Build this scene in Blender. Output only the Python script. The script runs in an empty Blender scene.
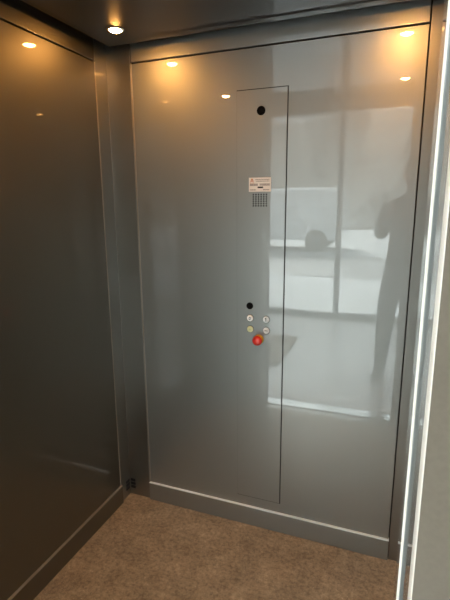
import bpy, bmesh, math, random
from mathutils import Vector, Matrix, Euler
random.seed(7)
S = bpy.context.scene
C = S.collection

# ------------------------------------------------------------------ helpers
def tag(o, label=None, cat=None, group=None, kind=None):
    if label: o['label'] = label
    if cat: o['category'] = cat
    if group: o['group'] = group
    if kind: o['kind'] = kind
    return o

def obj(name, bm, mats, parent=None, smooth=False, bevel=0, seg=3, loc=None, rot=None):
    me = bpy.data.meshes.new(name)
    bmesh.ops.recalc_face_normals(bm, faces=bm.faces)
    bm.to_mesh(me); bm.free()
    if not isinstance(mats, (list, tuple)): mats = [mats]
    for m in mats: me.materials.append(m)
    o = bpy.data.objects.new(name, me); C.objects.link(o)
    if parent: o.parent = parent
    if loc: o.location = loc
    if rot: o.rotation_euler = rot
    if smooth:
        for p in me.polygons: p.use_smooth = True
    if bevel:
        b = o.modifiers.new('bevel', 'BEVEL'); b.width = bevel; b.segments = seg; b.limit_method = 'ANGLE'
        b.angle_limit = math.radians(40)
        for p in me.polygons: p.use_smooth = True
        w = o.modifiers.new('wn', 'WEIGHTED_NORMAL'); w.keep_sharp = True
    return o

def empty(name, loc=(0, 0, 0), rot=(0, 0, 0)):
    o = bpy.data.objects.new(name, None); C.objects.link(o)
    o.empty_display_size = .1
    o.location = loc; o.rotation_euler = rot
    return o

def struct(name, bm, m, label=None, bevel=0, **k):
    o = obj(name, bm, m, bevel=bevel, **k)
    tag(o, label, None, None, 'structure')
    return o

def box(x0, x1, y0, y1, z0, z1, bm=None):
    bm = bm or bmesh.new()
    r = bmesh.ops.create_cube(bm, size=1)
    for v in r['verts']:
        v.co = Vector(((x0 + x1) / 2 + v.co.x * (x1 - x0), (y0 + y1) / 2 + v.co.y * (y1 - y0), (z0 + z1) / 2 + v.co.z * (z1 - z0)))
    return bm

def cyl(r, y0, y1, cx=0, cz=0, seg=40, bm=None, r2=None, axis='y', cy=0):
    """cylinder along -y from y0 to y1 (or along z)"""
    bm = bm or bmesh.new()
    ra = bmesh.ops.create_cone(bm, cap_ends=True, segments=seg, radius1=r, radius2=r if r2 is None else r2, depth=abs(y1 - y0))
    for v in ra['verts']:
        x, y, z = v.co
        t = (y0 + y1) / 2
        s = 1 if y1 > y0 else -1
        if axis == 'y': v.co = Vector((cx + x, t + s * z, cz + y))
        elif axis == 'z': v.co = Vector((cx + x, cy + y, t + s * z))
        else: v.co = Vector((t + s * z, cy + x, cz + y))
    return bm

def lathe_y(profile, cx=0, cz=0, seg=40, bm=None):
    """profile = [(radius, y)] revolved about the y axis"""
    bm = bm or bmesh.new()
    rings = []
    for r, y in profile:
        if r < 1e-6: rings.append([bm.verts.new((cx, y, cz))])
        else: rings.append([bm.verts.new((cx + r * math.cos(2 * math.pi * i / seg), y, cz + r * math.sin(2 * math.pi * i / seg))) for i in range(seg)])
    for a, b in zip(rings, rings[1:]):
        for i in range(seg):
            j = (i + 1) % seg
            q = [a[i % len(a)], a[j % len(a)], b[j % len(b)], b[i % len(b)]]
            u = []
            for v in q:
                if v not in u: u.append(v)
            if len(u) >= 3: bm.faces.new(u)
    return bm

def prism(pts, y0, y1, bm=None, plane='xz'):
    bm = bm or bmesh.new()
    def P(a, b, c):
        return {'xz': (a, c, b), 'xy': (a, b, c), 'yz': (c, a, b)}[plane]
    A = [bm.verts.new(P(a, b, y0)) for a, b in pts]; B = [bm.verts.new(P(a, b, y1)) for a, b in pts]
    bm.faces.new(A); bm.faces.new(B[::-1])
    n = len(pts)
    for i in range(n): bm.faces.new((A[i], A[(i + 1) % n], B[(i + 1) % n], B[i]))
    return bm

def text_bm(s, size, cx, cz, y, depth=.0004):
    cu = bpy.data.curves.new('t', 'FONT'); cu.body = s; cu.size = size; cu.align_x = 'CENTER'; cu.align_y = 'CENTER'; cu.extrude = depth
    o = bpy.data.objects.new('t', cu); C.objects.link(o)
    dg = bpy.context.evaluated_depsgraph_get()
    me = bpy.data.meshes.new_from_object(o.evaluated_get(dg))
    bpy.data.objects.remove(o); bpy.data.curves.remove(cu)
    bm = bmesh.new(); bm.from_mesh(me); bpy.data.meshes.remove(me)
    for v in bm.verts: v.co = Vector((cx + v.co.x, y - v.co.z, cz + v.co.y))
    return bm

# ------------------------------------------------------------------ materials
def lin(r, g, b):
    f = lambda c: (c / 255 / 12.92) if c / 255 <= .04045 else ((c / 255 + .055) / 1.055) ** 2.4
    return (f(r), f(g), f(b), 1)

def mat(name, col, rough=.5, metal=0, coat=0, coat_rough=.02, coat_ior=1.5, emit=None, estr=0, spec=.5):
    m = bpy.data.materials.new(name); m.use_nodes = True
    b = m.node_tree.nodes['Principled BSDF']
    b.inputs['Base Color'].default_value = (*col[:3], 1)
    b.inputs['Roughness'].default_value = rough
    b.inputs['Metallic'].default_value = metal
    b.inputs['Coat Weight'].default_value = coat
    b.inputs['Coat Roughness'].default_value = coat_rough
    b.inputs['Coat IOR'].default_value = coat_ior
    b.inputs['Specular IOR Level'].default_value = spec
    if emit:
        b.inputs['Emission Color'].default_value = (*emit[:3], 1)
        b.inputs['Emission Strength'].default_value = estr
    return m

def noise_mix(m, c1, c2, scale, detail=4, lo=.35, hi=.65, stretch=(1, 1, 1), inp='Base Color'):
    nt = m.node_tree; N = nt.nodes; L = nt.links
    b = N['Principled BSDF']
    tc = N.new('ShaderNodeTexCoord'); mp = N.new('ShaderNodeMapping'); mp.inputs['Scale'].default_value = stretch
    nz = N.new('ShaderNodeTexNoise'); nz.inputs['Scale'].default_value = scale; nz.inputs['Detail'].default_value = detail
    cr = N.new('ShaderNodeValToRGB')
    cr.color_ramp.elements[0].position = lo; cr.color_ramp.elements[0].color = (*c1[:3], 1)
    cr.color_ramp.elements[1].position = hi; cr.color_ramp.elements[1].color = (*c2[:3], 1)
    L.new(tc.outputs['Object'], mp.inputs['Vector']); L.new(mp.outputs['Vector'], nz.inputs['Vector'])
    L.new(nz.outputs['Fac'], cr.inputs['Fac']); L.new(cr.outputs['Color'], b.inputs[inp])
    return cr

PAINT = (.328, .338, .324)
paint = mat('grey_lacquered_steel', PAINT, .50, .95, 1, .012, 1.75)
noise_mix(paint, tuple(c * .985 for c in PAINT), tuple(c * 1.015 for c in PAINT), 3, 2)
def wavy(m, strength=.02, scale=1.6):
    nt = m.node_tree; N = nt.nodes; L = nt.links
    tc = N.new('ShaderNodeTexCoord'); nz = N.new('ShaderNodeTexNoise'); nz.inputs['Scale'].default_value = scale; nz.inputs['Detail'].default_value = 1
    bp = N.new('ShaderNodeBump'); bp.inputs['Strength'].default_value = strength; bp.inputs['Distance'].default_value = .05
    L.new(tc.outputs['Object'], nz.inputs['Vector']); L.new(nz.outputs['Fac'], bp.inputs['Height'])
    L.new(bp.outputs['Normal'], N['Principled BSDF'].inputs['Normal']); L.new(bp.outputs['Normal'], N['Principled BSDF'].inputs['Coat Normal'])
wavy(paint)
shaded_paint = mat('shaded_grey_lacquer', (.160, .150, .122), .5, 1, 1, .03, 1.48); noise_mix(shaded_paint, (.158, .148, .120), (.162, .152, .124), 3, 2); wavy(shaded_paint)  # same grey steel, shade of the side walls put into a darker colour
ceil_paint = mat('dark_ceiling_lacquer', (.010, .009, .0075), .45, .7, 1, .012, 1.38, spec=.2); noise_mix(ceil_paint, (.0115, .0105, .0085), (.0125, .0115, .0095), 3, 2)
edge_glint = mat('painted_edge_light', (.86, .90, .90), .4, 0, .3); noise_mix(edge_glint, (.85, .89, .89), (.87, .91, .91), 40)
dim_edge_glint = mat('painted_dim_edge_light', (.30, .27, .22), .4, .3); noise_mix(dim_edge_glint, (.29, .26, .21), (.31, .28, .23), 40)
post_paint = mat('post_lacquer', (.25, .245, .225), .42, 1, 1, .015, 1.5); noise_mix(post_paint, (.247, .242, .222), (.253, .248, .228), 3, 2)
dark = mat('black_gap', (.008, .008, .008), .7)
black = mat('black_plastic', (.004, .004, .004), .9, spec=.1)
alu = mat('brushed_aluminium', (.85, .85, .83), .22, .95)
noise_mix(alu, (.83, .83, .81), (.88, .88, .86), 30, 2, stretch=(.03, 1, 1))
cream = mat('cream_edge_and_highlight', (.86, .81, .72), .35, 0, .5, .1)
beige = mat('beige_painted_steel', (.33, .30, .245), .5)
noise_mix(beige, (.122, .100, .073), (.131, .108, .079), 220, 2)
white_plastic = mat('white_button_plastic', (.93, .94, .94), .3, 0, .4)
yellow_plastic = mat('pale_yellow_button_plastic', (.72, .74, .42), .3, 0, .4)
red = mat('red_plastic', (.78, .035, .02), .3, 0, .5)
yellow = mat('yellow_plastic', (.75, .46, .03), .4)
ink = mat('dark_ink', (.012, .012, .012), .9, spec=.1)
grey_ink = mat('grey_ink', (.20, .17, .16), .6)
orange_ink = mat('orange_ink', (.60, .22, .09), .5)
plate = mat('label_plate', (.86, .82, .78), .35)
chrome = mat('chrome_ring', (.7, .7, .7), .2, 1)
lamp_glass = mat('lit_lamp_lens', (1, .8, .5), .3, emit=(1, .45, .11), estr=480)
snow = mat('snow', (.86, .88, .92), .8); noise_mix(snow, (.34, .355, .37), (.41, .42, .43), 1.2)
road = mat('wet_asphalt', (.30, .31, .33), .5); noise_mix(road, (.13, .135, .145), (.22, .225, .23), 2)
forest = mat('wooded_slope', (.1, .1, .08), .9); noise_mix(forest, (.09, .09, .084), (.20, .20, .19), .9, 6, .3, .7)
tile = mat('pale_lobby_tile', (.62, .62, .60), .25, 0, .4, .1); noise_mix(tile, (.77, .78, .78), (.84, .85, .85), 3)
lobby_paint = mat('white_lobby_paint', (.78, .77, .74), .7); noise_mix(lobby_paint, (.76, .75, .72), (.80, .79, .76), 8)
frame_metal = mat('grey_window_frame', (.16, .17, .18), .4, .3); noise_mix(frame_metal, (.15, .16, .17), (.17, .18, .19), 20)
mat_brown = mat('brown_doormat', (.20, .15, .10), .95); noise_mix(mat_brown, (.24, .2, .15), (.40, .34, .27), 160)

# floor: speckled brown sheet vinyl
fl = mat('speckled_brown_vinyl', (.15, .1, .06), .5, 0, 0)
def floor_nodes():
    nt = fl.node_tree; N = nt.nodes; L = nt.links; b = N['Principled BSDF']
    tc = N.new('ShaderNodeTexCoord')
    def nz(s, d, r=.6):
        n = N.new('ShaderNodeTexNoise'); n.inputs['Scale'].default_value = s; n.inputs['Detail'].default_value = d; n.inputs['Roughness'].default_value = r
        L.new(tc.outputs['Object'], n.inputs['Vector']); return n
    def ramp(src, stops):
        c = N.new('ShaderNodeValToRGB'); e = c.color_ramp.elements
        e[0].position, e[0].color = stops[0][0], (*stops[0][1], 1); e[1].position, e[1].color = stops[1][0], (*stops[1][1], 1)
        for p, col in stops[2:]: k = e.new(p); k.color = (*col, 1)
        L.new(src, c.inputs['Fac']); return c
    base = ramp(nz(62, 8, .82).outputs['Fac'], [(.34, (.18, .128, .078)), (.68, (.56, .42, .275))])
    fleck = ramp(nz(190, 2).outputs['Fac'], [(.64, (0, 0, 0)), (.72, (1, 1, 1))])
    wear = ramp(nz(9, 6, .75).outputs['Fac'], [(.35, (.68, .68, .68)), (.70, (1.25, 1.25, 1.25))])
    mx = N.new('ShaderNodeMixRGB'); mx.inputs['Color2'].default_value = (.72, .60, .47, 1)
    L.new(fleck.outputs['Color'], mx.inputs['Fac']); L.new(base.outputs['Color'], mx.inputs['Color1'])
    mu = N.new('ShaderNodeMixRGB'); mu.blend_type = 'MULTIPLY'; mu.inputs['Fac'].default_value = 1
    L.new(mx.outputs['Color'], mu.inputs['Color1']); L.new(wear.outputs['Color'], mu.inputs['Color2'])
    L.new(mu.outputs['Color'], b.inputs['Base Color'])
    bp = N.new('ShaderNodeBump'); bp.inputs['Strength'].default_value = .25; bp.inputs['Distance'].default_value = .002
    L.new(nz(160, 3).outputs['Fac'], bp.inputs['Height']); L.new(bp.outputs['Normal'], b.inputs['Normal'])
floor_nodes()

# clear architectural glass: mostly see-through with a weak mirror
glass = bpy.data.materials.new('clear_glass'); glass.use_nodes = True
_n = glass.node_tree.nodes; _l = glass.node_tree.links
for n in list(_n): _n.remove(n)
_o = _n.new('ShaderNodeOutputMaterial'); _m = _n.new('ShaderNodeMixShader'); _t = _n.new('ShaderNodeBsdfTransparent'); _g = _n.new('ShaderNodeBsdfGlossy'); _f = _n.new('ShaderNodeFresnel')
_t.inputs['Color'].default_value = (.93, .96, .95, 1); _g.inputs['Roughness'].default_value = .01; _f.inputs['IOR'].default_value = 1.45
_l.new(_f.outputs[0], _m.inputs[0]); _l.new(_t.outputs[0], _m.inputs[1]); _l.new(_g.outputs[0], _m.inputs[2]); _l.new(_m.outputs[0], _o.inputs[0])

# ------------------------------------------------------------------ lift car shell (metres, camera at x=0,y=0; back wall y=1.731)
YB, XL, XR, YF, ZC = 1.731, -1.197, .16, .50, 2.056
PX0, PX1 = -1.081, .044          # back wall panel between the corner posts
LY1 = 1.655                      # left wall panel ends here
ZP0, ZP1 = .095, 2.0075           # panel bottom and top
ZT = 2.20

struct('floor', box(XL - .05, XR + .05, YF - .02, YB + .05, -.03, 0), fl, 'brown speckled vinyl floor of the lift car')
struct('ceiling', box(XL + .07, XR - .035, YF + .02, YB - .075, ZC, ZC + .02), ceil_paint, 'dark glossy grey ceiling panel of the lift car', bevel=.002)
struct('trim_1', box(XL - .04, XR + .04, YF - .04, YB + .04, ZT, ZT + .02), dark, 'black roof void above the ceiling panel')
# dark carcass behind the panels (shows only in the joints)
bm = box(XL - .05, XR + .05, YB + .016, YB + .04, 0, ZT)
struct('trim_2', bm, dark, 'black joint backing behind the back wall')
struct('trim_3', box(XL - .04, XL - .016, YF, YB + .04, 0, ZT), dark, 'black joint backing behind the left wall')
G = .004
struct('wall_back', box(PX0 + G, PX1 - G * .9, YB, YB + .015, ZP0, ZP1), paint, 'large glossy grey steel panel of the back wall', bevel=.0018)
struct('wall_left', box(XL - .015, XL, YF, LY1 - G, ZP0, ZP1), shaded_paint, 'glossy grey steel panel of the left wall, its shade painted in', bevel=.0018)
struct('wall_right', box(XR, XR + .015, YF, LY1 - G, 0, ZT), shaded_paint, 'glossy grey right wall of the lift car', bevel=.0018)
# friezes above the panels
struct('trim_4', box(PX0 + G, PX1 - G * .9, YB, YB + .015, 2.0130, ZT), paint, 'grey frieze strip above the back wall panel', bevel=.0018)
struct('trim_5', box(XL - .015, XL, YF, LY1 - G, 2.0130, ZT), shaded_paint, 'grey frieze strip above the left wall panel', bevel=.0018)
# skirtings, a few millimetres proud under a painted lit edge
struct('baseboard_back', box(PX0 + .001, PX1 - .001, YB - .009, YB + .015, 0, ZP0 - .003), paint, 'grey steel skirting under the back wall panel', bevel=.0025)
struct('baseboard_left', box(XL - .015, XL + .009, YF, LY1 - .001, 0, ZP0 - .003), shaded_paint, 'steel skirting under the left wall panel, its shade painted in', bevel=.0025)
# thin pale strips that paint the caught light along the panel edges
wb, wl = bpy.data.objects['wall_back'], bpy.data.objects['wall_left']
obj('edge_glint', box(PX0 + .002, PX1 - .002, YB - .0102, YB + .010, ZP0 - .0035, ZP0 + .0005), edge_glint, wb, bevel=.001)
obj('edge_glint', box(PX0 + .0015, PX0 + .0062, YB - .0016, YB + .010, ZP0, ZP1), dim_edge_glint, wb, bevel=.0008)
obj('edge_glint', box(XL - .010, XL + .0100, YF, LY1 - .002, ZP0 - .0045, ZP0 + .0005), dim_edge_glint, wl, bevel=.001)
obj('edge_glint', box(XL - .010, XL + .0016, LY1 - .0075, LY1 - .0025, ZP0, ZP1), dim_edge_glint, wl, bevel=.0008)
# folded corner posts
def post(name, pts, label):
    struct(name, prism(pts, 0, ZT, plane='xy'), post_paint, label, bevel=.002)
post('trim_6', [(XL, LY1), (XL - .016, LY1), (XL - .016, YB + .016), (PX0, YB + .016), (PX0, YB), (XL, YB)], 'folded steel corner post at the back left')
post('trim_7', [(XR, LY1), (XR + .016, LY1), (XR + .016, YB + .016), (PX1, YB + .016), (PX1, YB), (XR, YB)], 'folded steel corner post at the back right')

# front of the car: return panels, header and jambs round the opening
OX0, OX1, OZ = -.87, .0225, 1.985
struct('wall_front', box(XL - .02, OX0, YF - .07, YF, 0, ZT), shaded_paint, 'grey front return of the lift car left of the opening', bevel=.006)
struct('trim_8', box(OX0, OX1, YF - .07, YF, OZ, ZT), paint, 'grey header over the lift opening', bevel=.002)

# right-hand door frame close to the camera
door = empty('door_1', (OX1, .4, 0)); tag(door, 'cream edged steel door frame at the right of the lift opening', None, None, 'structure')
def dpart(name, bm, m, **k):
    o = obj(name, bm, m, door, **k)
    o.matrix_parent_inverse = Matrix.Translation((-OX1, -.4, 0))
    return o
def rounded(pts_fn): return pts_fn
def jamb_poly(x0, x1, y0, y1, r, n=10):
    """plan outline with its near-left corner (x0,y0) rounded"""
    p = []
    for i in range(n + 1):
        a = math.pi + math.pi / 2 * i / n
        p.append((x0 + r + r * math.cos(a), y0 + r + r * math.sin(a)))
    p += [(x1, y0), (x1, y1), (x0, y1)]
    return p
def smooth_sides(o):
    for f in o.data.polygons: f.use_smooth = abs(f.normal.z) < .5
    return o
o = dpart('car_jamb', prism(jamb_poly(OX1, XR + .02, .43, YF, .003), 0, ZT, plane='xy'), paint)
o = dpart('jamb_highlight', prism(jamb_poly(OX1 - .0003, OX1 + .0021, .4297, .4337, .0020), .001, ZT, plane='xy'), cream)  # pale strip painting the sunlit highlight of the rounded corner
o['label'] = 'cream strip painting the lit edge of the car jamb'
o = dpart('jamb', prism([(.0245, .320), (.20, .320), (.20, .371), (.0245, .371)], 0, 2.3, plane='xy'), paint)
bull = [(.0256 - .0012 * math.cos(math.pi / 2 * i / 12), .322 - .018 * math.sin(math.pi / 2 * i / 12)) for i in range(13)]
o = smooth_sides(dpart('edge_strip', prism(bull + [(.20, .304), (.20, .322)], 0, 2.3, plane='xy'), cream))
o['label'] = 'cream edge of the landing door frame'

# sills
struct('trim_9', box(OX0 - .1, OX1 + .02, .48, .53, -.03, .001), post_paint, 'aluminium car sill', bevel=.001)
struct('trim_10', box(OX0 - .1, OX1 + .02, .36, .455, -.03, .001), alu, 'aluminium landing sill', bevel=.001)

# ------------------------------------------------------------------ control panel
CX0, CX1, CZ0, CZ1 = -.6175, -.4205, .143, 1.863
CPX, CPY = (CX0 + CX1) / 2, YB
cop = empty('control_panel', (CPX, CPY, 0), (0, 0, math.radians(.0)))
tag(cop, 'tall flush grey lift control panel with buttons on the back wall', 'control panel')
def cpart(name, bm, m, parent=None, **k):
    for v in bm.verts: v.co -= Vector((CPX, CPY, 0))
    return obj(name, bm, m, parent or cop, **k)
cpart('joint', box(CX0 - .0005, CX1 + .0042, YB - .0006, YB + .001, CZ0 - .002, CZ1 + .003), dark)
cpart('face_plate', box(CX0, CX1, YB - .0022, YB + .001, CZ0, CZ1), paint, bevel=.0009)
F = YB - .0022
def hole(name, x, z, r):
    o = cpart(name, lathe_y([(0, F - .0002), (r * .78, F - .0002), (r * .80, F - .0022), (r, F - .0022), (r, F + .001)], x, z), [black])
    return o
c_ = hole('camera_lens', -.520, 1.787, .0165)
c_['label'] = 'round black camera eye near the top of the panel'
k_ = hole('key_switch', -.561, 1.033, .0145)
k_['label'] = 'round black switch above the call buttons'
# label plate
lp = cpart('label_plate', box(-.567, -.478, F - .0015, F + .0005, 1.491, 1.545), plate, bevel=.0008)
lp['label'] = 'small pale plate with small print'
FL = F - .0017
def prints(name, m, rects):
    b = bmesh.new()
    for x0, x1, z0, z1 in rects: box(x0, x1, FL - .0002, FL + .0005, z0, z1, b)
    return cpart(name, b, m, lp)
rr = []
rnd = random.Random(3)
def row(x0, x1, z, h, out, gap=.0012, wmin=.0015, wmax=.004):
    x = x0
    while x < x1:
        w = rnd.uniform(wmin, wmax); out.append((x, min(x + w, x1), z, z + h)); x += w + gap
row(-.540, -.484, 1.5355, .0025, rr); row(-.538, -.484, 1.5295, .0025, rr)
row(-.562, -.530, 1.5135, .0085, rr, .0016, .0018, .0034); row(-.522, -.482, 1.5135, .0085, rr, .0016, .0018, .0034)
row(-.562, -.538, 1.4970, .0030, rr); row(-.508, -.484, 1.4970, .0030, rr)
prints('small_print', grey_ink, rr)
prints('emblem', orange_ink, [(-.561, -.547, 1.5300, 1.5335), (-.5575, -.5505, 1.5345, 1.5405), (-.562, -.556, 1.5235, 1.5260), (-.552, -.546, 1.5235, 1.5260)])
prints('slot', ink, [(-.531, -.509, 1.5050, 1.5105)])
# loudspeaker holes
b = bmesh.new()
for i in range(6):
    for j in range(6): cyl(.0033, F - .0012, F + .0008, -.5485 + i * .0106, 1.4805 - j * .0086, 10, b)
sg = cpart('speaker_grille', b, dark); sg['label'] = 'square grid of small round speaker holes'
# push buttons
dark_ring = mat('grey_button_ring', (.16, .16, .155), .5)
def button(x, z, m, legend, label):
    o = cpart('button', lathe_y([(0, F - .0062), (.0115, F - .0060), (.0132, F - .0048), (.0134, F + .001)], x, z), m, smooth=True)
    o['label'] = label
    cpart('ring', lathe_y([(.0136, F + .001), (.0136, F - .0030), (.0150, F - .0026), (.0155, F + .001)], x, z), dark_ring, o)
    if legend == 'bell':
        bb = prism([(x - .0045, z - .003), (x - .0028, z - .0012), (x - .0026, z + .002), (x, z + .0048), (x + .0026, z + .002), (x + .0028, z - .0012), (x + .0045, z - .003)], F - .0066, F - .0058)
        cpart('legend', bb, bell_ink, o)
    elif legend == '-':
        cpart('legend', box(x - .0070, x + .0070, F - .0069, F - .0058, z - .0021, z + .0021), ink, o)
    elif legend == '1':
        bb = prism([(x - .0018, z - .0075), (x + .0018, z - .0075), (x + .0018, z + .0075), (x - .0010, z + .0075), (x - .0046, z + .0040), (x - .0036, z + .0024), (x - .0018, z + .0040)], F - .0069, F - .0058)
        cpart('legend', bb, ink, o)
    else:
        bb = lathe_y([(.0052, F - .0058), (.0052, F - .0069), (.0026, F - .0069), (.0026, F - .0058)], x, z)
        for v in bb.verts: v.co.x = x + (v.co.x - x) * .82; v.co.z = z + (v.co.z - z) * 1.25
        cpart('legend', bb, ink, o)
bell_ink = mat('faint_yellow_ink', (.52, .55, .27), .5)
button(-.559, .981, white_plastic, '0', 'white round button, upper left of the four')
button(-.490, .981, white_plastic, '1', 'white round button marked 1, upper right of the four')
button(-.558, .934, yellow_plastic, 'bell', 'pale yellow round button, lower left of the four')
button(-.489, .934, white_plastic, '-', 'white round button with a dash, lower right of the four')
# emergency stop
ex, ez = -.521, .893
es = cpart('stop_base', lathe_y([(0, F - .0035), (.0195, F - .0035), (.0205, F - .0025), (.0205, F + .001)], ex, ez), yellow, smooth=False)
es['label'] = 'yellow disc behind the red stop button'
cpart('stem', lathe_y([(.011, F - .003), (.011, F - .022)], ex, ez), yellow, es)
kn = cpart('stop_button', lathe_y([(.010, F - .016), (.0185, F - .018), (.0205, F - .022), (.0200, F - .027), (.0165, F - .0325), (.009, F - .0355), (0, F - .036)], ex, ez), red, smooth=True)
kn['label'] = 'red mushroom emergency stop button'

# ------------------------------------------------------------------ recessed downlights
def downlight(x, y, label):
    t = empty('downlight', (x, y, ZC)); tag(t, label, 'ceiling light', 'recessed downlights in the lift ceiling')
    def zl(profile, m, name):
        bm = lathe_y([(r, z) for r, z in profile])
        for v in bm.verts: v.co = Vector((v.co.x, v.co.z, v.co.y))
        return obj(name, bm, m, t, smooth=True)
    zl([(.0225, .001), (.0235, -.003), (.030, -.0025), (.032, .0005)], chrome, 'ring')
    zl([(0, -.0085), (.010, -.0075), (.017, -.005), (.0225, -.001)], lamp_glass, 'lens')
    return t
LXL, LXR, LYB, LYF = -1.0, -.029, 1.515, .853
downlight(LXL, LYB, 'lit warm downlight in the ceiling near the back left corner post')
downlight(LXR, LYB, 'lit warm downlight in the ceiling near the back right corner post')
downlight(LXL, LYF, 'lit warm downlight in the ceiling at the front left, seen mirrored')
downlight(LXR, LYF, 'lit warm downlight in the ceiling at the front right, seen mirrored')

# ------------------------------------------------------------------ small vents at the foot of the back left post
vt = empty('vent_grille', (XL, YB, .04)); tag(vt, 'small black slotted vent low on the back left corner post', 'vent')
def vpart(name, bm, m):
    for v in bm.verts: v.co -= Vector((XL, YB, .04))
    return obj(name, bm, m, vt)
b1, b2 = bmesh.new(), bmesh.new()
for i in range(3):
    z = .036 + i * .019
    box(XL + .006, XL + .032, YB - .0022, YB + .001, z, z + .014, b1)
    box(XL - .001, XL + .0022, YB - .036, YB - .008, z, z + .014, b2)
vb = mat('blue_black_vent', (.012, .014, .018), .4)
vpart('slots', b1, vb); vpart('slots', b2, vb)

# ------------------------------------------------------------------ lobby in front of the lift
LX0, LX1, LYW, LH = -3.2, 2.0, -2.28, 2.75
struct('floor_lobby', box(LX0 - .1, LX1 + .1, LYW - .1, .36, -.03, 0), tile, 'pale tiled lobby floor')
struct('ceiling_lobby', box(LX0 - .1, LX1 + .1, LYW - .1, .43, LH, LH + .03), lobby_paint, 'white lobby ceiling')
struct('wall_lobby_left', box(LX0 - .1, LX0, .05, .43, 0, LH), lobby_paint, 'white left wall of the lobby')
win2 = empty('fill_window', (LX0, 0, 0)); tag(win2, 'added glazing on the left of the lobby, for side light', None, None, 'structure')  # unseen glazing, added to bring light in from the left
def w2part(name, bm, m):
    for v in bm.verts: v.co -= Vector((LX0, 0, 0))
    return obj(name, bm, m, win2)
b = bmesh.new(); box(LX0 - .05, LX0 + .05, LYW, .05, 0, .07, b); box(LX0 - .05, LX0 + .05, LYW, .05, LH - .08, LH, b)
w2part('rail', b, frame_metal)
for y in (LYW + .08, -1.1, .02): w2part('mullion', box(LX0 - .05, LX0 + .05, y - .03, y + .03, .07, LH - .08), frame_metal)
for y0, y1 in ((LYW + .11, -1.13), (-1.07, -.01)): w2part('pane', box(LX0 - .004, LX0 + .004, y0, y1, .07, LH - .08), glass)
struct('wall_lobby_right', box(LX1, LX1 + .1, LYW, .43, 0, LH), lobby_paint, 'white right wall of the lobby')
# landing wall with the opening
struct('wall_landing_left', box(LX0, OX0, .31, .41, 0, LH), beige, 'beige landing wall left of the lift opening', bevel=.004)
struct('wall_landing_top', box(OX0, .0268, .31, .41, 2.02, LH), beige, 'beige landing wall above the lift opening')
struct('wall_landing_right', prism([(.0259, .301), (.0259, .3035), (.21, .3035), (.21, .40), (LX1, .40), (LX1, .301)], 0, LH, plane='xy'), beige, 'beige wall beside the lift opening at the right edge')
# invented lobby lamps, added out of view as fill light
panel_glow = mat('fill_lamp_glow', (1, 1, 1), .5, emit=(.95, .98, 1), estr=26)
for i, (x, y) in enumerate(((-1.7, -.55), (-1.7, -1.55), (.6, -1.3))):
    t = empty('added_fill_lamp', (x, y, LH)); tag(t, ('added fill lamp in the lobby ceiling nearest the lift opening', 'added fill lamp in the lobby ceiling nearest the glazing', 'added fill lamp in the lobby ceiling at its right side')[i], 'added fill lamp', 'added fill lamps in the lobby ceiling')
    obj('fill_frame', box(-.31, .31, -.31, .31, -.022, 0), white_plastic, t, bevel=.003)
    obj('fill_panel', box(-.285, .285, -.285, .285, -.026, -.020), panel_glow, t)

# glazed front
win = empty('window_1', (0, LYW, 0)); tag(win, 'grey framed glazed front of the lobby', None, None, 'structure')
def wpart(name, bm, m):
    for v in bm.verts: v.co -= Vector((0, LYW, 0))
    return obj(name, bm, m, win)
mx = [LX0 + .03, -1.9, -.71, .48, LX1 - .03]
b = bmesh.new()
box(LX0, LX1, LYW - .05, LYW + .05, 0, .07, b); box(LX0, LX1, LYW - .05, LYW + .05, LH - .08, LH, b)
wpart('rail', b, frame_metal)
for x in mx: wpart('mullion', box(x - .03, x + .03, LYW - .05, LYW + .05, .07, LH - .08), frame_metal)
for a_, b_ in zip(mx, mx[1:]): wpart('pane', box(a_ + .03, b_ - .03, LYW - .004, LYW + .004, .07, LH - .08), glass)

tag(obj('doormat', box(-1.75, -.965, -1.24, -.30, 0, .012), mat_brown, bevel=.004), 'brown doormat on the pale lobby floor, mirrored in the back wall', 'doormat')

# ------------------------------------------------------------------ outdoors
struct('ground', box(-40, 40, -60, 20, -.08, -.05), snow, 'snow covered ground outside')
struct('road', box(-40, 40, -9.6, -5.8, -.05, -.045), road, 'wet road beyond the snowy pavement')
bm = bmesh.new()
bmesh.ops.create_grid(bm, x_segments=60, y_segments=14, size=1)
for v in bm.verts:
    u_, w_ = v.co.x, (v.co.y + 1) / 2
    v.co = Vector((u_ * 45, -22 - w_ * 20, -.1 + w_ * 13 * (1 + .15 * math.sin(u_ * 17) + .1 * math.sin(u_ * 41 + 1))))
struct('hillside', bm, forest, 'wooded slope beyond the road')

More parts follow.
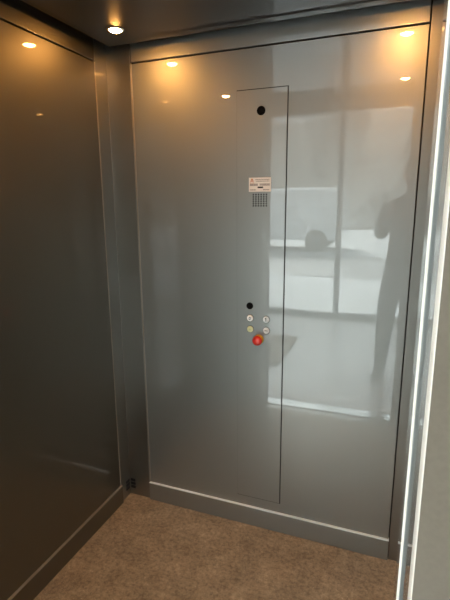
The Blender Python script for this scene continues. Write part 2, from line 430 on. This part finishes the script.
# white van parked outside (seen mirrored)
vanp = mat('white_vehicle_paint', (.66, .67, .68), .3, 0, .6); tyre = mat('tyre_rubber', (.02, .02, .02), .8); vglass = mat('dark_vehicle_glass', (.03, .035, .04), .1, 0, .5)
VX, VY = -1.6, -11.3
van = empty('van', (VX, VY, -.05)); tag(van, 'white van parked outside, mirrored in the back wall', 'van')
prof = [(-.02, .35), (-.02, 1.2), (-.10, 1.78), (-.25, 1.90), (-3.4, 1.92), (-3.7, 1.85), (-4.15, 1.18), (-4.85, 1.02), (-4.98, .85), (-5.0, .35)]
obj('body', prism(prof, -.95, .95), vanp, van, bevel=.06)
obj('windscreen', prism([(-3.74, 1.80), (-4.14, 1.2), (-4.16, 1.2), (-3.76, 1.81)], -.8, .8), vglass, van)
for s in (-.955, .955):
    obj('side_window', prism([(-2.9, 1.2), (-2.9, 1.75), (-3.5, 1.75), (-3.85, 1.2)], s - .006, s + .006), vglass, van)
    for x in (-.78, -4.1):
        w = obj('wheel', lathe_y([(0, .1), (.30, .1), (.34, .07), (.34, -.07), (.30, -.1), (0, -.1)]), tyre, van, loc=(x, s * .94, .34))
        obj('hub', lathe_y([(0, .112), (.13, .108), (.16, .09), (.16, -.09), (.13, -.108), (0, -.112)]), frame_metal, w)
obj('bumper', box(-5.06, -4.9, -.9, .9, .33, .58), mat('bumper_plastic', (.05, .05, .05), .6), van, bevel=.03)

# ------------------------------------------------------------------ camera
f_px = 450.18
r_ = Vector((0.93276858, 0.36040413, -0.00718557)); u_ = Vector((-0.06949869, 0.19935895, 0.97745892)); w_ = Vector((-0.35371274, 0.91124358, -0.21100338))
CAM = Vector((0, 0, 1.45))
cd = bpy.data.cameras.new('camera'); cam = bpy.data.objects.new('camera', cd); C.objects.link(cam)
cam.matrix_world = Matrix(((r_.x, u_.x, -w_.x, CAM.x), (r_.y, u_.y, -w_.y, CAM.y), (r_.z, u_.z, -w_.z, CAM.z), (0, 0, 0, 1)))
cd.sensor_fit = 'AUTO'; cd.sensor_width = 36; cd.lens = f_px / 600 * 36; cd.clip_start = .005; cd.clip_end = 300
S.camera = cam

# ------------------------------------------------------------------ the photographer, seen mirrored in the back wall, with phone in hand
skin_m = mat('skin', (.55, .34, .25), .5); noise_mix(skin_m, (.53, .33, .24), (.58, .36, .27), 30)
jacket_m = mat('dark_jacket_cloth', (.035, .037, .042), .85); noise_mix(jacket_m, (.028, .03, .034), (.045, .047, .053), 40)
trouser_m = mat('dark_trouser_cloth', (.03, .033, .045), .85); noise_mix(trouser_m, (.025, .027, .037), (.038, .041, .055), 60)
shoe_m = mat('black_shoe_leather', (.015, .015, .015), .4)
hair_m = mat('dark_brown_hair', (.03, .02, .013), .6)
eye_m = mat('eye_white', (.8, .8, .78), .2); iris_m = mat('dark_iris', (.03, .02, .015), .2); lip_m = mat('lips', (.42, .19, .16), .45)
PC = Vector((.075, -.42, 0))
def skin_mesh(name, verts, edges, root, mats, sub=2):
    """verts = [(pos, rx, ry)]; one continuous skinned surface"""
    me = bpy.data.meshes.new(name); me.from_pydata([v[0] for v in verts], edges, [])
    o = bpy.data.objects.new(name, me); C.objects.link(o)
    md = o.modifiers.new('skin', 'SKIN'); md.use_smooth_shade = True; md.branch_smoothing = .4
    if not me.skin_vertices:
        me.attributes.new('skin', 'FLOAT', 'POINT')
    for i, sv in enumerate(me.skin_vertices[0].data):
        sv.radius = (verts[i][1], verts[i][2]); sv.use_root = (i == root)
    ss = o.modifiers.new('sub', 'SUBSURF'); ss.levels = ss.render_levels = sub
    dg = bpy.context.evaluated_depsgraph_get()
    m2 = bpy.data.meshes.new_from_object(o.evaluated_get(dg))
    bpy.data.objects.remove(o)
    o = bpy.data.objects.new(name, m2); C.objects.link(o)
    m2.materials.clear()
    for m in mats: m2.materials.append(m)
    for p in m2.polygons: p.use_smooth = True
    return o
V, E_ = [], []
def vv(x, y, z, rx, ry=None, prev=None):
    V.append(((x, y, z), rx, ry or rx)); i = len(V) - 1
    if prev is not None: E_.append((prev, i))
    return i
px, py = PC.x, PC.y
pel = vv(px, py, .97, .185, .13)
wai = vv(px, py, 1.10, .188, .13, pel)
che = vv(px, py + .005, 1.27, .196, .13, wai)
ucb = vv(px, py - .005, 1.39, .150, .10, che)
nb = vv(px, py + .0, 1.475, .065, .062, ucb)
nt_ = vv(px, py + .03, 1.545, .054, .056, nb)
hands = []
for s in (-1, 1):                                    # legs and shoes
    hip = vv(px + s * .10, py, .88, .100, .105, pel)
    kne = vv(px + s * .15, py + .03, .50, .074, .072, hip)
    clf = vv(px + s * .155, py + .01, .33, .068, .066, kne)
    ank = vv(px + s * .165, py - .015, .10, .050, .052, clf)
    hee = vv(px + s * .168, py - .02, .046, .042, .044, ank)
    bal = vv(px + s * .190, py + .11, .040, .046, .036, hee)
    vv(px + s * .205, py + .185, .034, .036, .026, bal)
# phone held upright, its lens at the camera position
def W_(a, b, c): return CAM + r_ * a + u_ * b + w_ * c
for s in (-1, 1):
    sh = vv(px + s * .185, py + .0, 1.415, .076, .072, ucb)
    el = vv(px + s * (.225), py + .06, 1.185, .062, .060, sh)
    wr = W_(-.105, -.105, -.055) if s < 0 else W_(.062, -.150, -.055)
    mid = Vector(V[el][0]).lerp(wr, .45)
    m_ = vv(*mid, .047, .045, el)
    w1 = vv(*wr, .029, .024, m_)
    pc = W_(-.088, -.060, -.036) if s < 0 else W_(.045, -.108, -.036)
    pal = vv(*pc, .036, .021, w1)
    # four fingers curl behind the phone, the thumb lies on the screen side
    for k in range(4):
        L = (.9, 1, .95, .78)[k]
        if s < 0:
            b0 = W_(-.082, -.022 - k * .021, -.022); b1 = W_(-.070, -.020 - k * .021, .008); b2 = W_(-.070 + .030 * L, -.022 - k * .021, .013)
        else:
            b0 = W_(.036, -.070 - k * .020, -.022); b1 = W_(.024, -.072 - k * .020, .008); b2 = W_(.024 - .030 * L, -.078 - k * .019, .013)
        f1 = vv(*b0, .0095, .0095, pal); f2 = vv(*b1, .0088, .0088, f1); vv(*b2, .0076, .0076, f2)
    if s < 0: t1, t2 = W_(-.074, -.078, -.030), W_(-.048, -.070, -.024)
    else: t1, t2 = W_(.028, -.128, -.030), W_(.004, -.122, -.024)
    a = vv(*t1, .0112, .0112, pal); vv(*t2, .0092, .0092, a)
    hands.append((wr, pc))
person = skin_mesh('person', V, E_, pel, [jacket_m, trouser_m, skin_m, shoe_m])
for p in person.data.polygons:
    c = p.center
    p.material_index = 0
    if c.z < .085: p.material_index = 3
    elif c.z < .93: p.material_index = 1
    elif c.z > 1.50 and abs(c.x - px) < .07 and c.y < py + .12: p.material_index = 2
    elif min((c - h[1]).length for h in hands) < .075 and min((c - h[1]).length - (c - h[0]).length for h in hands) < .02 and c.y > -.16: p.material_index = 2
tag(person, 'person in dark clothes holding up a phone, mirrored at the right of the back wall', 'person')
# head: a shaped skull with brow, nose, chin, ears
HC = Vector((px, py + .045, 1.655))
bm = bmesh.new(); bmesh.ops.create_uvsphere(bm, u_segments=40, v_segments=28, radius=1)
g = lambda d, s: math.exp(-(d / s) ** 2)
for v in bm.verts:
    x, y, z = v.co
    X, Y, Z = x * .076, y * .094, z * .118
    if z < 0: X *= 1 - .28 * (-z) ** 1.6; Y = Y * (1 - .22 * (-z)) + (.018 * -z if y > 0 else .012 * z)
    if y > 0:
        Y += .026 * g(x, .16) * g(z + .22, .20) + .008 * g(x, .10) * g(z, .25)        # nose
        Y -= .010 * g(abs(x) - .42, .18) * g(z - .02, .14)                          # eye sockets
        Y += .007 * g(z - .22, .10) * g(x, .6)                                     # brow
        Y += .006 * g(x, .25) * g(z + .55, .07) - .004 * g(x, .25) * g(z + .63, .05) # lips
        Y += .010 * g(x, .28) * g(z + .82, .14)                                    # chin
    v.co = Vector((X, Y, Z))
def head_part(name, bm, m, parent):
    M = Matrix.Translation(HC) @ Matrix.Rotation(math.radians(14), 4, 'Z') @ Matrix.Rotation(math.radians(-14), 4, 'X')
    bm.transform(M); return obj(name, bm, m, parent, smooth=True)
head = head_part('head', bm, skin_m, person)
for s in (-1, 1):
    b = bmesh.new(); bmesh.ops.create_uvsphere(b, u_segments=16, v_segments=10, radius=.0125)
    b.transform(Matrix.Translation((s * .031, .0765, .004))); head_part('eye', b, eye_m, head)
    b = bmesh.new(); bmesh.ops.create_uvsphere(b, u_segments=12, v_segments=8, radius=.006)
    b.transform(Matrix.Translation((s * .031, .0845, .003))); head_part('iris', b, iris_m, head)
    b = bmesh.new(); bmesh.ops.create_uvsphere(b, u_segments=16, v_segments=12, radius=1)
    for v in b.verts: v.co = Vector((s * .078 + v.co.x * .008, -.005 + v.co.y * .018 - v.co.z * .005, -.008 + v.co.z * .032))
    head_part('ear', b, skin_m, head)
b = bmesh.new(); bmesh.ops.create_uvsphere(b, u_segments=20, v_segments=10, radius=1)
for v in b.verts: v.co = Vector((v.co.x * .022, .088 + v.co.y * .006 - abs(v.co.x) * .006, -.066 + v.co.z * .007))
head_part('mouth', b, lip_m, head)
b = bmesh.new(); bmesh.ops.create_uvsphere(b, u_segments=40, v_segments=28, radius=1)
rn = random.Random(5)
dl = []
for v in b.verts:
    x, y, z = v.co
    if z < .42 - .0 and y > .25 or z < -.35 or (z < .1 and y > .0): dl.append(v)
    k = 1.0 + rn.uniform(-.012, .02)
    v.co = Vector((x * .083 * k, y * .101 * k - .002, z * .127 * k))
bmesh.ops.delete(b, geom=dl, context='VERTS')
head_part('hair', b, hair_m, person)
# collar and phone
ph = empty('phone', CAM); tag(ph, 'dark phone held up at shoulder height, mirrored in the back wall', 'phone')
def phone_part(name, x0, x1, y0, y1, z0, z1, m, parent=None, bev=.002):
    bm = box(x0, x1, y0, y1, z0, z1)
    bm.transform(Matrix(((r_.x, u_.x, w_.x, 0), (r_.y, u_.y, w_.y, 0), (r_.z, u_.z, w_.z, 0), (0, 0, 0, 1))))
    return obj(name, bm, m, parent or ph, bevel=bev)
ph_m = mat('dark_phone_shell', (.02, .02, .025), .3)
phone_part('shell', -.062, .0100, -.134, .013, -.0160, -.0085, ph_m)
phone_part('screen', -.060, .0080, -.132, .011, -.0165, -.0158, mat('phone_screen', (.01, .01, .01), .1), bev=.0002)
phone_part('lens_housing', -.026, .0075, -.026, .0105, -.0088, -.0065, black, bev=.0015)


# ------------------------------------------------------------------ light
W = bpy.data.worlds.new('sky'); S.world = W; W.use_nodes = True
bgn = W.node_tree.nodes['Background']
bgn.inputs['Color'].default_value = (.86, .945, 1.0, 1); bgn.inputs['Strength'].default_value = 6.0
# soft hazy sun over the street
sl = bpy.data.lights.new('sun', 'SUN'); sl.energy = 30.0; sl.angle = math.radians(25); sl.color = (1, .97, .92)
so = bpy.data.objects.new('sun', sl); C.objects.link(so); so.rotation_euler = Euler((math.radians(46), 0, math.radians(-28)))

# ------------------------------------------------------------------ colour
S.view_settings.view_transform = 'Standard'
S.view_settings.look = 'None'
S.view_settings.exposure = 0
S.cycles.use_denoising = True
S.cycles.max_bounces = 14; S.cycles.glossy_bounces = 10; S.cycles.diffuse_bounces = 6; S.cycles.transparent_max_bounces = 12
S.cycles.sample_clamp_indirect = 6
S.cycles.caustics_reflective = True; S.cycles.caustics_refractive = False
